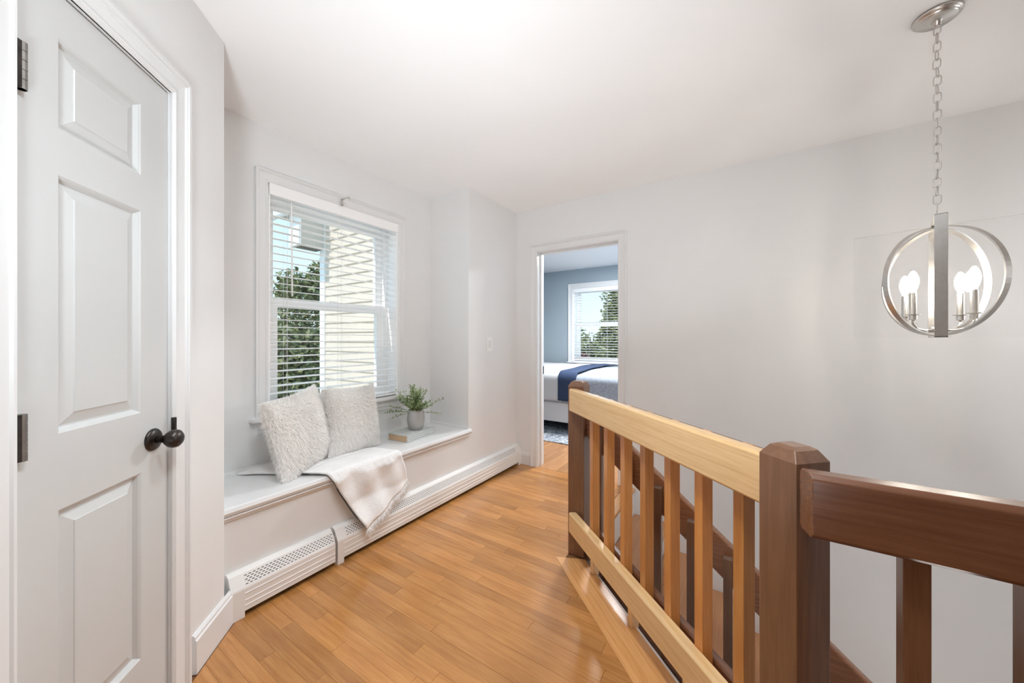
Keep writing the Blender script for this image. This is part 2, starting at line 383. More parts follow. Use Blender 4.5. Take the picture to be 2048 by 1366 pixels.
# ------------------------------------------------------------------ baseboards
def baseboard(name, L, h=.115, t=.016):
    b_ = MB().prism([(0, 0), (t, 0), (t, h - .022), (t * .7, h - .016), (t * .7, h - .008), (t * .35, h), (0, h)], 'X', 0, L)
    return b_
o = struct(put('baseboard_angled', baseboard('b', .245, .14, .017), 'trim'), 'white baseboard on the angled closet wall', 'baseboard')
o.location = (.606 + S2 * .04, 1.82 + S2 * .04, 0); o.rotation_euler = (0, 0, R(225))
o = struct(put('baseboard_right', baseboard('b', YS - 1.735, .115, .014), 'trim'), 'short white baseboard between heater and doorway', 'baseboard')
o.location = (XE, 1.735, 0); o.rotation_euler = (0, 0, R(90))

# ------------------------------------------------------------------ casings
def casing_strip(mb, pts_fn, L): pass
def casing_frame(name, w_in, h_in, cw, parent, mat='trim', bottom=False):
    """three mitred moulded boards round an opening in local x (width) / z, proud along +y"""
    prof = [(0, .008), (.006, .014), (.012, .014), (.016, .010), (cw * .70, .013), (cw * .76, .019), (cw * .82, .017), (cw * .86, .022), (cw, .022)]
    def board(a_in, b_in, a_dir, b_dir):
        vs = []; k = len(prof)
        for (p, d) in ((a_in, a_dir), (b_in, b_dir)):
            for (u, t) in prof: vs.append((p[0] + d[0] * u, t, p[1] + d[1] * u))
            vs.append((p[0] + d[0] * cw, 0, p[1] + d[1] * cw)); vs.append((p[0], 0, p[1]))
        K = k + 2; fs = [(i, (i + 1) % K, K + (i + 1) % K, K + i) for i in range(K)] + [tuple(range(K)), tuple(range(K, 2 * K))[::-1]]
        return MB().add(vs, fs)
    put('side_casing', board((0, 0), (0, h_in), (-1, 0), (-1, 1)), mat, parent)
    put('side_casing', board((w_in, h_in), (w_in, 0), (1, 1), (1, 0)), mat, parent)
    put('head_casing', board((0, h_in), (w_in, h_in), (-1, 1), (1, 1)), mat, parent)

# bedroom doorway (faces -X): local x = +Y?  use rotation so local y = -X
T2 = semp('trim_2', (XE, .893, 0), R(90), 'white moulded casing around the bedroom doorway', 'door frame')
casing_frame('c', 1.654 - .893, 2.025, .073, T2)
jb = MB(); jb.box(-.006, 0, -.12, .004, 0, 2.03); put('jamb', jb, 'trim', T2)
put('jamb', MB().box(.761, .767, -.12, .004, 0, 2.03), 'trim', T2)
put('jamb', MB().box(-.006, .767, -.12, .004, 2.025, 2.031), 'trim', T2)
put('door_stop', MB().box(.749, .761, -.085, -.05, 0, 2.025), 'trim', T2, .002)
put('door_stop', MB().box(0, .012, -.085, -.05, 0, 2.025), 'trim', T2, .002)
put('door_stop', MB().box(0, .761, -.085, -.05, 2.013, 2.025), 'trim', T2, .002)
put('strike_plate', MB().box(.7585, .7612, -.122, -.095, .87, .945), 'bronze', T2)

# ------------------------------------------------------------------ closet door in the angled wall
T1 = semp('trim_1', DW['loc'], DW['rz'], 'white moulded casing around the closet door', 'door frame')
sub_ = semp('x'); bpy.data.objects.remove(sub_)
prof_parent = T1
def casing_at(parent, x0, w_in, h_in, cw):
    before = set(parent.children); casing_frame('c', w_in, h_in, cw, parent)
    for c in parent.children:
        if c not in before: c.location.x += x0
casing_at(T1, ds0 + .004, ds1 - ds0 - .008, dzt - .004, .072)
put('jamb', MB().box(ds0, ds0 + .004, -.085, .004, 0, dzt), 'trim', T1); put('jamb', MB().box(ds1 - .004, ds1, -.085, .004, 0, dzt), 'trim', T1)
put('jamb', MB().box(ds0, ds1, -.085, .004, dzt - .004, dzt), 'trim', T1)
D1 = semp('door_1', DW['loc'], DW['rz'], 'narrow white three-panel closet door with bronze knob', 'door')
dx0, dx1, dz1 = ds0 + .0075, ds1 - .0065, dzt - .0095
fy, by = -.006, -.041
panels = [(.251, .810), (.990, 1.596), (1.703, 1.917)]; px0, px1 = .424, .667
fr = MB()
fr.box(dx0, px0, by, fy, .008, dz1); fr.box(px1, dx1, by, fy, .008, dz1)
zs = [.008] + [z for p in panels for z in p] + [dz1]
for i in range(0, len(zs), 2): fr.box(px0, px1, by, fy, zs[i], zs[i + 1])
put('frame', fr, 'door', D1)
def ring(mb, r0, y0, r1, y1):
    (a0, b0, c0, d0), (a1, b1, c1, d1) = r0, r1
    v = [(a0, y0, c0), (b0, y0, c0), (b0, y0, d0), (a0, y0, d0), (a1, y1, c1), (b1, y1, c1), (b1, y1, d1), (a1, y1, d1)]
    mb.add(v, [(0, 1, 5, 4), (1, 2, 6, 5), (2, 3, 7, 6), (3, 0, 4, 7)])
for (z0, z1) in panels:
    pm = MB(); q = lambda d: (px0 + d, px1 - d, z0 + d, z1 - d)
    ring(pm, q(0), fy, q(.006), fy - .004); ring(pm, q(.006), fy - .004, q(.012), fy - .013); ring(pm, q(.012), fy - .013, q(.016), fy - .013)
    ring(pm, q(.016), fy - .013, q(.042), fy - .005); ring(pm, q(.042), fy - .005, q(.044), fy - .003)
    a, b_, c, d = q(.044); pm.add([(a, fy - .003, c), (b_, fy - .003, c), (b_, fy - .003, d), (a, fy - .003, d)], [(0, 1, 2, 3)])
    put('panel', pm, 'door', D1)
for zc in (1.790, 1.003, .27):
    hg = put('hinge', MB().lathe([(.0075, zc - .05), (.0075, zc + .05)], (dx1 - .012, .002, 0), 14), 'hinge', D1, smooth=False)
    for j in range(5):
        put('knuckle', MB().lathe([(.0088, zc - .05 + j * .0203), (.0088, zc - .05 + j * .0203 + .0185)], (dx1 - .012, .002, 0), 14), 'hinge', hg)
    put('leaf', MB().box(dx1 - .006, dx1 + .006, -.006, .009, zc - .049, zc + .049), 'bronze', hg)  # hinge leaf, coloured dark as the shadow gap beside the barrel
kx, kz = .378, .897
kn = put('knob', MB().lathe([(.011, 0), (.010, .014), (.0125, .026), (.020, .031), (.0265, .040), (.0285, .050), (.0265, .060), (.019, .067), (.008, .070)], (kx, .002, kz), 28, 'Y'), 'bronze', D1, smooth=True)
put('rose', MB().lathe([(.034, 0), (.0345, .003), (.031, .0075), (.022, .010), (.014, .0115)], (kx, fy, kz), 32, 'Y'), 'bronze', kn, smooth=True)
put('strike_tab', MB().box(ds0 - .006, ds0 + .006, .004, .0145, kz - .02, kz + .055), 'bronze', D1, .002)

# ------------------------------------------------------------------ window seat
WS = thing('window_bench', 'built-in white window seat board with rounded front moulding', 'bench', (.60, YS, 0))
put('seat_board', MB().prism([(YA - YS, .44), (-.006, .44), (-.018, .444), (-.024, .459), (-.018, .474), (-.010, .478), (YA - YS, .478)], 'X', .0, XA - .601), 'trim', WS)
put('nosing_return', MB().prism([(.0, .44), (-.006, .44), (-.018, .444), (-.024, .459), (-.018, .474), (-.010, .478), (.0, .478)], 'X', XA - .601, XA - .601 + .02), 'trim', WS)
put('cove_moulding', MB().prism([(-.0005, .415), (-.008, .418), (-.010, .428), (-.018, .433), (-.018, .44), (-.0005, .44)], 'X', .0, XA - .601), 'trim', WS)
put('back_moulding', MB().prism([(YA - YS, .478), (YA - YS - .014, .478), (YA - YS - .012, .490), (YA - YS, .497)], 'X', 0, XA - .60), 'trim', WS)
put('side_moulding', MB().prism([(XA - .60, .478), (XA - .60 - .014, .478), (XA - .60 - .012, .490), (XA - .60, .497)], 'Y', .002, YA - YS), 'trim', WS)

# ------------------------------------------------------------------ baseboard heaters
def heater(name, x0, x1, label, cap_l, cap_r, slot0, slot1):
    h = thing(name, label, 'heater', (x0, YS, 0), 0, 'baseboard heaters under the window seat'); L = x1 - x0
    # y: 0 wall, negative to the room
    shell = [(0, .187), (-.012, .187), (-.030, .178), (-.058, .128), (-.060, .122), (-.060, .026), (-.055, .024), (-.055, .118), (-.027, .172), (-.012, .180), (0, .180)]
    put('cover', MB().prism(shell, 'X', 0, L), 'heater', h)
    for z in (.098, .068, .045):
        put('ridge', MB().prism([(-.060, z), (-.0622, z + .003), (-.060, z + .0075)], 'X', cap_l, L - cap_r), 'heater', h)
    put('shade_back_plate', MB().box(.002, L - .002, -.004, -.001, .02, .18), 'dark', h)  # plate coloured dark to paint the shade inside the heater
    put('shade_tray', MB().box(.01, L - .01, -.052, -.006, .030, .034), 'dark', h)  # dark sheet added as the shadow in the gap under the cover
    put('fin_element', MB().box(.02, L - .02, -.045, -.012, .05, .09), 'dark', h)
    if cap_l: put('end_cap', MB().prism([(0, .1885), (-.012, .1885), (-.031, .1795), (-.0595, .129), (-.0615, .122), (-.0615, .0), (0, .0)], 'X', -.001, cap_l), 'heater', h, .0015)
    if cap_r: put('end_cap', MB().prism([(0, .1885), (-.012, .1885), (-.031, .1795), (-.0595, .129), (-.0615, .122), (-.0615, .0), (0, .0)], 'X', L - cap_r, L - .001), 'heater', h, .0015)
    sl = MB(); a = Vector((-.030, .178)); c = Vector((-.058, .128)); d = (c - a).normalized(); nr = Vector((-.872, .489)) * .0006
    rows = 5
    for rI in range(rows):
        p = a + (c - a) * (.17 + .155 * rI); q = p + d * .0032
        xx = slot0 + (.0085 if rI % 2 else 0)
        while xx < slot1:
            sl.add([(xx, p.x + nr.x, p.y + nr.y), (xx + .0095, p.x + nr.x, p.y + nr.y), (xx + .0095, q.x + nr.x, q.y + nr.y), (xx, q.x + nr.x, q.y + nr.y)], [(0, 1, 2, 3)])
            xx += .017
    stuff(put('vent_slots', sl, 'dark', h))
    return h
heater('baseboard_heater', .635, 1.098, 'short white baseboard heater section nearest the closet corner', .05, 0, .056, .452)
box('joint_shim', 0, .012, -.035, -.01, .03, .15, 'tan', bpy.data.objects['baseboard_heater']).location.x = .463
heater('baseboard_heater', 1.112, XE - .005, 'long white baseboard heater section reaching the bedroom doorway wall', .035, .05, .055, 1.79)

# ------------------------------------------------------------------ hall window
W1 = semp('window_1', (OX0, YA, 0), 0, 'white double-hung hall window with moulded casing', 'window')
ow = OX1 - OX0
CF = semp('c_tmp'); CF.parent = W1
# casing needs +y to the room (room is -y here): rotate by 180
TW = bpy.data.objects.new('casing', None); COL.objects.link(TW); TW.parent = W1; TW.rotation_euler = (0, 0, PI); TW.location = (ow, 0, OZ0)
casing_frame('c', ow, OZ1 - OZ0, .068, TW)
bpy.data.objects.remove(CF)
put('stool', MB().box(-.097, ow + .095, -.05, .06, OZ0 - .024, OZ0), 'trim', W1, .006)
put('apron', MB().prism([(0, .665), (-.010, .667), (-.012, .69), (-.018, .70), (-.018, .741), (0, .741)], 'X', -.055, ow + .05), 'trim', W1)
put('jamb', MB().box(0, .012, 0, .2, OZ0, OZ1), 'vinyl', W1); put('jamb', MB().box(ow - .012, ow, 0, .2, OZ0, OZ1), 'vinyl', W1)
put('jamb', MB().box(0, ow, 0, .2, OZ1 - .012, OZ1), 'vinyl', W1); put('sill', MB().box(0, ow, .06, .24, OZ0 - .01, OZ0 + .012), 'vinyl', W1)
def sash(name, x0, x1, z0, z1, gx0, gx1, gz0, gz1, y0, y1, parent, rx=0):
    f = MB(); f.box(x0, gx0, y0, y1, z0, z1); f.box(gx1, x1, y0, y1, z0, z1); f.box(gx0, gx1, y0, y1, z0, gz0); f.box(gx0, gx1, y0, y1, gz1, z1)
    o = put(name, f, 'vinyl', parent)
    ym = (y0 + y1) / 2; put('pane', MB().box(gx0, gx1, ym - .002, ym + .002, gz0, gz1), 'glass', o)
    return o
sl_ = sash('lower_sash', .035, ow - .035, .777, 1.462, 1.088 - OX0, 1.805 - OX0, .834, 1.413, .116, .150, W1)
sash('upper_sash', .03, ow - .03, 1.41, 2.106, 1.080 - OX0, 1.822 - OX0, 1.455, 2.022, .156, .190, W1)
put('jamb_liner', MB().box(.012, .036, .11, .2, .777, 2.106), 'vinyl', W1); put('jamb_liner', MB().box(ow - .036, ow - .012, .11, .2, .777, 2.106), 'vinyl', W1)
put('sash_lock', MB().box(ow / 2 - .03, ow / 2 + .03, .112, .135, 1.462, 1.474), 'vinyl', W1, .003)

def blind(name, label, loc, rz, wd, ztop, zbot, pitch=.044, depth=.05, tilt=4, ladders=(.12, .5, .88), wand=None, stack=0):
    t = thing(name, label, 'blind', loc, rz, 'white slatted window blinds')
    # local x across, +y outwards to the glass, room at -y
    put('valance', MB().box(.002, wd - .002, -.026, -.014, ztop - .066, ztop), 'slat', t, .002)
    put('headrail', MB().box(.006, wd - .006, .0, .05, ztop - .05, ztop - .004), 'slat', t)
    sm = MB().prism([(-depth / 2, -.0012), (0, .0006), (depth / 2, -.0012), (depth / 2, .0012), (0, .003), (-depth / 2, .0012)], 'X', .006, wd - .006).mesh('slat')
    sm.materials.append(M['slat'])
    z = ztop - .088; n_ = 0
    while z > zbot + .03 + stack * .006:
        o = put('slat', sm, None, t); o.location = (0, .026, z); o.rotation_euler = (R(tilt), 0, 0); z -= pitch; n_ += 1
    for j in range(stack):
        o = put('slat', sm, None, t); o.location = (0, .026, zbot + .022 + j * .0065)
    put('bottom_rail', MB().box(.006, wd - .006, .002, .05, zbot, zbot + .017), 'slat', t, .003)
    for f in ladders:
        for yy in (.0005, .0515):
            put('ladder_cord', MB().tube([(f * wd, yy, zbot + .01), (f * wd, yy, ztop - .05)], .0009, 5), 'cord', t)
        put('lift_cord', MB().tube([(f * wd + .006, .026, zbot + .01), (f * wd + .006, .026, ztop - .05)], .0007, 5), 'cord', t)
    if wand:
        put('tilt_wand', MB().tube([(wand, -.008, ztop - .06), (wand + .001, -.010, ztop - .10), (wand + .004, -.012, ztop - .645)], .0045, 8), 'slat', t, smooth=True)
    return t
blind('window_blind', 'white two-inch slat blind in the hall window above the fur pillows', (OX0 + .002, YA + .012, 0), 0, ow - .004, 2.1176, .766, wand=.128)

# curtain rod bracket
HK = thing('curtain_bracket', 'small nickel curtain rod bracket on the window head casing', 'bracket', (1.428, YA - .022, 2.138))
put('wall_plate', MB().box(-.007, .007, -.003, 0, -.026, .024), 'nickel', HK, .001)
put('arm', MB().tube([(0, -.002, .017), (0, -.03, .018), (0, -.070, .019), (0, -.082, .018), (0, -.088, .010), (0, -.086, -.002)], .0034, 8), 'nickel', HK, smooth=True)
put('lower_hook', MB().tube([(0, -.002, -.018), (0, -.010, -.023), (0, -.020, -.022), (0, -.024, -.014)], .0032, 8), 'nickel', HK, smooth=True)
put('set_screw', MB().lathe([(.004, 0), (.004, .006)], (0, -.078, .008), 10), 'nickel', HK)

# light switch
SW = thing('light_switch', 'white rocker light switch plate on the wall right of the alcove', 'switch', (2.547, YS, 1.163))
put('plate', MB().box(-.039, .039, -.006, 0, -.062, .062), 'plate', SW, .003)
put('rocker', MB().prism([(-.0, -.034), (-.0075, -.034), (-.0115, .0), (-.0075, .034), (0, .034)], 'X', -.017, .017), 'trim', SW, .0008)
put('screw', MB().lathe([(.003, -.0068), (.003, -.005)], (0, 0, .049), 10, 'Y'), 'plate', SW); put('screw', MB().lathe([(.003, -.0068), (.003, -.005)], (0, 0, -.049), 10, 'Y'), 'plate', SW)

# ------------------------------------------------------------------ railing round the stair opening
ZR0, ZR1 = .808, .935
RA = math.atan2(DR.y, DR.x)
RL = thing('landing_railing', 'oak landing railing with square balusters and two newel posts by the stairs', 'railing', P0, RA)
inv = Matrix.Rotation(-RA, 4, 'Z')
LR = 1.165
def rail_board(L, z0, z1, th, c=.006, sk0=0.0, sk1=0.0):
    # local: x along, y away from the viewer, ends may be skewed
    vs = [];
    pr = [(c, z0), (th - c, z0), (th, z0 + c), (th, z1 - c), (th - c, z1), (c, z1), (0, z1 - c), (0, z0 + c)]
    for x_, s_ in ((0, sk0), (L, sk1)):
        for (y_, z_) in pr: vs.append((x_ + s_ * y_, y_, z_))
    k = len(pr)
    return MB().add(vs, [tuple(range(k)), tuple(range(k, 2 * k))[::-1]] + [((i + 1) % k, i, k + i, k + (i + 1) % k) for i in range(k)])
TB = .044
o = put('top_rail', rail_board(LR, ZR0, ZR1, TB, .007, .3, -.3), 'rail', RL, .002)
o = put('bottom_rail', rail_board(LR - .0, .132, .246, TB, .007, .3, -.3), 'rail', RL, .002); o.location = (-.004, 0, 0)
o = put('back_rail', rail_board(LR - .13, .118, .216, .034, .006), 'drail', RL, .002); o.location = (.105, TB + .037, 0)
o = put('upper_back_rail', rail_board(LR - .15, ZR0 + .012, ZR1 - .02, .03, .006), 'drail', RL, .002); o.location = (.12, TB + .037, 0)
for i in range(7):
    s0 = .166 + i * .1465
    put('baluster', MB().box(s0, s0 + .0345, TB - .001, TB + .0375, .118, ZR1 - .012), 'bal', RL, .0015)
for s0 in (.15, .50, .83):
    put('spacer_block', MB().box(s0, s0 + .03, TB + .01, TB + .045, .0, .135), 'rail', RL, .002)
def newel(name, sx, sy, z_sh, z_top, ins=.024):
    m_ = MB(); h_ = sx / 2
    lv = [(h_, 0.0), (h_, z_sh), (h_ - ins * .55, z_sh + (z_top - z_sh) * .78), (h_ - ins, z_top)]
    vs = []
    for (q, z) in lv: vs += [(-q, -q, z), (q, -q, z), (q, q, z), (-q, q, z)]
    fs = [(3, 2, 1, 0), (12, 13, 14, 15)]
    for a_ in range(3):
        for j in range(4): fs.append((a_ * 4 + j, a_ * 4 + (j + 1) % 4, a_ * 4 + 4 + (j + 1) % 4, a_ * 4 + 4 + j))
    return m_.add(vs, fs)
def world_child(o, parent, loc, rz):
    pm = Matrix.Translation(parent.location) @ Matrix.Rotation(parent.rotation_euler.z, 4, 'Z')
    wm = Matrix.Translation(loc) @ Matrix.Rotation(rz, 4, 'Z')
    l_ = pm.inverted() @ wm
    o.location = l_.to_translation(); o.rotation_euler = l_.to_euler()
o = put('newel_post', newel('n', .094, .094, .945, .973, .022), 'post', RL, .0025); world_child(o, RL, (1.881 + .047, .751 + .047, 0), 0)
C2 = Vector((1.0005, -.0917, 0)); e1 = Vector((.7071, .7071, 0)); e2 = Vector((.7071, -.7071, 0))
c2 = C2 + (e1 + e2) * .047
o = put('newel_post', newel('n', .094, .094, .937, .966, .026), 'post', RL, .0025); world_child(o, RL, c2, R(45))
# straight railing continuing to the right (runs along -Y), front face X=.947
o = put('top_rail', rail_board(2.3, ZR0 - .003, ZR1 + .001, .052, .009, -.30, 0), 'drail', RL, .002); world_child(o, RL, (.946, -.112, 0), R(-90))
o = put('bottom_rail', rail_board(2.3, .132, .246, .044, .007), 'drail', RL, .002); world_child(o, RL, (.95, -.112, 0), R(-90))
for i in range(14):
    o = put('baluster', MB().box(-.019, .019, 0, .040, .118, ZR1 - .012), 'post', RL, .0015); world_child(o, RL, (.998, -.254 - .019 - i * .148, 0), R(-90))

# sloping stair railing behind it
SLP = .846
XS = 1.915
SR = thing('stair_railing', 'brown sloping handrail with square balusters descending along the stairs', 'railing', (XS, .775, 0))
def rz_top(yl): return .642 + SLP * (yl + .775 - .502)      # world z of the rail top at local y
yl0, yl1 = -.005, -2.9
ang = math.atan(SLP); vth = .185
hr = MB()
c_ = .008
vs = []
for yl in (yl0, yl1):
    zt = rz_top(yl)
    for (x_, dz) in ((c_, -vth), (.045 - c_, -vth), (.045, -vth + c_), (.045, -c_), (.045 - c_, 0), (c_, 0), (0, -c_), (0, -vth + c_)): vs.append((x_, yl, zt + dz))
hr.add(vs, [tuple(range(8))[::-1], tuple(range(8, 16))] + [(i, (i + 1) % 8, 8 + (i + 1) % 8, 8 + i) for i in range(8)])
M['drailY'] = wood('brown_stained_handrail', (0.14, 0.05, 0.02), (0.23, 0.088, 0.038), (0.31, 0.135, 0.062), 'Y', 0.26, 0.05, 1.0, 0.35)
put('hand_rail', hr, 'drailY', SR, .002)
lr = MB(); vs = []
for yl in (yl0, yl1):
    zt = rz_top(yl) - .74
    for (x_, dz) in ((0, -.15), (.04, -.15), (.04, 0), (0, 0)): vs.append((x_, yl, zt + dz))
lr.add(vs, [(3, 2, 1, 0), (4, 5, 6, 7)] + [(i, (i + 1) % 4, 4 + (i + 1) % 4, 4 + i) for i in range(4)])
put('lower_rail', lr, 'drailY', SR, .002)
for i in range(16):
    yc = .668 - .1495 * i - .775; zt = rz_top(yc) - .055
    bb = put('baluster', MB().box(-.036, 0.0, yc - .018, yc + .018, rz_top(yc) - .95, zt), 'post', SR, .001)
    put('end_grain', MB().box(-.0355, -.0005, yc - .0175, yc + .0175, zt, zt + .0008), 'endgrain', bb)

# ------------------------------------------------------------------ chandelier
cc = Vector((2.030, -.607, 0)); va = math.atan2(cc.y, cc.x)
CH = thing('chandelier', 'brushed nickel orb chandelier with square glass panel and four candle bulbs', 'chandelier', cc, va + R(2.5))
# local x points away from the viewer, y to the left
zb, zt_ = 1.217, 1.640; zm = (zb + zt_) / 2; hw = (zt_ - zb) / 2
put('canopy', MB().lathe([(.066, H - .001), (.066, H - .008), (.062, H - .012), (.056, H - .0135), (.055, H - .018), (.050, H - .022), (.018, H - .024), (.012, H - .026), (.012, H - .04), (.004, H - .043)], (0, 0, 0), 40), 'nickel', CH, smooth=True)
def stadium(hl, hr_, n_=10):
    pts = []
    for k_ in range(n_ + 1): a_ = PI * k_ / n_; pts.append((hr_ * math.cos(a_), 0, hl + hr_ * math.sin(a_)))
    for k_ in range(n_ + 1): a_ = PI + PI * k_ / n_; pts.append((hr_ * math.cos(a_), 0, -hl + hr_ * math.sin(a_)))
    return pts
lm = MB().tube(stadium(.0088, .0098), .0019, 7, True).mesh('chain_link'); lm.materials.append(M['nickel'])
for p in lm.polygons: p.use_smooth = True
zz = H - .055; kk = 0
while zz > zt_ + .045:
    o = put('chain_link', lm, None, CH); o.location = (random.uniform(-.0008, .0008), random.uniform(-.0008, .0008), zz); o.rotation_euler = (random.uniform(-.06, .06), 0, R(75 + random.uniform(-14, 14)) + (PI / 2 if kk % 2 else 0)); zz -= .0322; kk += 1
put('hanger_loop', MB().tube([(0, .0, zt_), (0, 0, zt_ + .025), (0, .006, zt_ + .036), (0, 0, zt_ + .045), (0, -.006, zt_ + .036), (0, -.001, zt_ + .026)], .0028, 8), 'nickel', CH, smooth=True)
bw, bt = .0155, .0045      # half width / thickness of the square band
fm = MB(); fm.box(-hw, -hw + bt, -bw, bw, zb, zt_); fm.box(hw - bt, hw, -bw, bw, zb, zt_); fm.box(-hw, hw, -bw, bw, zt_ - bt, zt_); fm.box(-hw, hw, -bw, bw, zb, zb + bt)
put('square_band', fm, 'nickel', CH, .0008)
def band_ring(az, Rr, hb, t_):
    n_ = 72; vs = []; fs = []; u = Vector((math.cos(az), math.sin(az), 0)); nn = Vector((-math.sin(az), math.cos(az), 0)); c = Vector((0, 0, zm))
    for k_ in range(n_):
        a_ = 2 * PI * k_ / n_; d_ = u * math.cos(a_) + Vector((0, 0, 1)) * math.sin(a_)
        for (r_, w_) in ((Rr, -hb), (Rr, hb), (Rr - t_, hb), (Rr - t_, -hb)): vs.append(c + d_ * r_ + nn * w_)
    for k_ in range(n_):
        j_ = (k_ + 1) % n_
        for q in range(4): fs.append((k_ * 4 + q, k_ * 4 + (q + 1) % 4, j_ * 4 + (q + 1) % 4, j_ * 4 + q))
    return MB().add(vs, fs)
put('ring_band', band_ring(R(45), hw - .006, .0095, .005), 'nickel', CH)
put('ring_band', band_ring(R(139), hw - .0065, .0095, .005), 'nickel', CH)
gp = MB().box(-.0025, .0025, -.228, .228, zb + .001, zt_ - .002).mesh('glass_panel'); gp.materials.append(M['panel']); gp.materials.append(M['gedge'])
for p in gp.polygons: p.material_index = 0 if abs(p.normal.x) > .5 else 1
put('glass_panel', gp, None, CH)
put('hub', MB().lathe([(.02, zb + .02), (.024, zb + .026), (.024, zb + .034), (.01, zb + .042)], (0, 0, 0), 24), 'nickel', CH, smooth=True)
put('centre_stem', MB().tube([(0, 0, zb + bt), (0, 0, zb + .03)], .006, 10), 'nickel', CH)
for az in (53, 143, 233, 323):
    a_ = R(az); ca = Vector((math.cos(a_), math.sin(a_), 0)); r_ = .103; c = ca * r_
    put('arm', MB().tube([ca * .015 + Vector((0, 0, zb + .03)), ca * .05 + Vector((0, 0, zb + .026)), ca * .085 + Vector((0, 0, zb + .032)), c + Vector((0, 0, zb + .05)), c + Vector((0, 0, zb + .075))], .0042, 10), 'nickel', CH, smooth=True)
    cd = put('candle', MB().lathe([(.008, zb + .070), (.0100, zb + .078), (.0100, zb + .168), (.0085, zb + .170)], c, 20), 'nickel', CH, smooth=False)
    put('drip_dish', MB().lathe([(.0103, zb + .066), (.0112, zb + .067), (.0112, zb + .083), (.0205, zb + .0850), (.0205, zb + .0866), (.0103, zb + .0866)], c, 28), 'nickel', cd)
    put('bulb', MB().lathe([(.0070, zb + .170), (.0082, zb + .177), (.0122, zb + .188), (.0154, zb + .202), (.0158, zb + .213), (.0143, zb + .226), (.0104, zb + .238), (.0055, zb + .247), (.0015, zb + .2505)], c, 20), 'bulb', cd, smooth=True)

# ------------------------------------------------------------------ things on the window seat
ZSEAT = .478
def pillow_pt(u, v, side, wd, ht, th):
    # u,v in [-1,1]
    e_ = max(0.0, (1 - abs(u) ** 2.6)) * max(0.0, (1 - abs(v) ** 2.6))
    pinch = 1 - .06 * (1 - u * u) * abs(v) ** 4 - 0.0
    x_ = u * wd * (1 - .07 * (1 - v * v)); z_ = v * ht * (1 - .07 * (1 - u * u))
    return Vector((x_, side * th * e_ ** .55, z_))
def fur_pillow(name, label, loc, rot, wd, ht, th, seed, nh=26000):
    rg = random.Random(seed); t = thing(name, label, 'pillow', loc, 0, 'fluffy white pillows on the window seat'); t.rotation_euler = rot
    N = 22; vs = []; fs = []
    for s_ in (-1, 1):
        o_ = len(vs)
        for i in range(N + 1):
            for j in range(N + 1): vs.append(pillow_pt(-1 + 2 * i / N, -1 + 2 * j / N, s_, wd, ht, th))
        for i in range(N):
            for j in range(N):
                q = (o_ + i * (N + 1) + j, o_ + (i + 1) * (N + 1) + j, o_ + (i + 1) * (N + 1) + j + 1, o_ + i * (N + 1) + j + 1)
                fs.append(q if s_ < 0 else q[::-1])
    put('cushion', MB().add(vs, fs), 'fur', t, smooth=True)
    hv = []; hf = []
    for k_ in range(nh):
        s_ = -1 if rg.random() < .8 else 1
        if rg.random() < .22:
            e_ = rg.choice((-1, 1)) * rg.uniform(.9, 1); o2 = rg.uniform(-1, 1); u, v = (e_, o2) if rg.random() < .5 else (o2, e_)
        else: u, v = rg.uniform(-1, 1), rg.uniform(-1, 1)
        p = pillow_pt(u, v, s_, wd, ht, th); du = pillow_pt(min(1, u + .02), v, s_, wd, ht, th) - pillow_pt(max(-1, u - .02), v, s_, wd, ht, th)
        dv = pillow_pt(u, min(1, v + .02), s_, wd, ht, th) - pillow_pt(u, max(-1, v - .02), s_, wd, ht, th)
        nn = du.cross(dv)
        if nn.length < 1e-9: nn = Vector((0, s_, 0))
        nn.normalize()
        if nn.y * s_ < 0: nn = -nn
        edge = max(abs(u), abs(v)) ** 6
        out = Vector((u * abs(u) ** 3, 0, v * abs(v) ** 3)) * .75
        comb = Vector((math.sin(3.1 * u + seed) * .35, 0, math.cos(2.7 * v + seed * 2) * .35 - .25))
        d_ = (nn * .55 + out * edge + comb + Vector((rg.gauss(0, .28), rg.gauss(0, .2), rg.gauss(0, .28)))).normalized()
        L_ = rg.uniform(.014, .032) * (1 - .15 * edge)
        side = nn.cross(d_) + Vector((rg.gauss(0, .12), rg.gauss(0, .12), rg.gauss(0, .12)))
        if side.length < 1e-4: continue
        side = side.normalized() * .0013
        dr = Vector((0, 0, -.35)) * L_
        m1 = p + d_ * L_ * .55 + dr * .25; tip = p + d_ * L_ * .95 + dr
        b0 = len(hv); hv += [p - side - nn * .002, p + side - nn * .002, m1 + side * .8, m1 - side * .8, tip]
        hf += [(b0, b0 + 1, b0 + 2, b0 + 3), (b0 + 3, b0 + 2, b0 + 4)]
    stuff(put('fur', MB().add(hv, hf), 'fur', t))
    return t
fur_pillow('fur_pillow', 'fluffy white fur pillow leaning at the left, on the throw', (1.055, 2.115, .695), (R(-13), R(-5), R(30)), .222, .212, .075, 5)
fur_pillow('fur_pillow', 'fluffy white fur pillow leaning upright beside the potted plant', (1.412, 2.165, .692), (R(-12), R(2), R(6)), .190, .204, .070, 9)

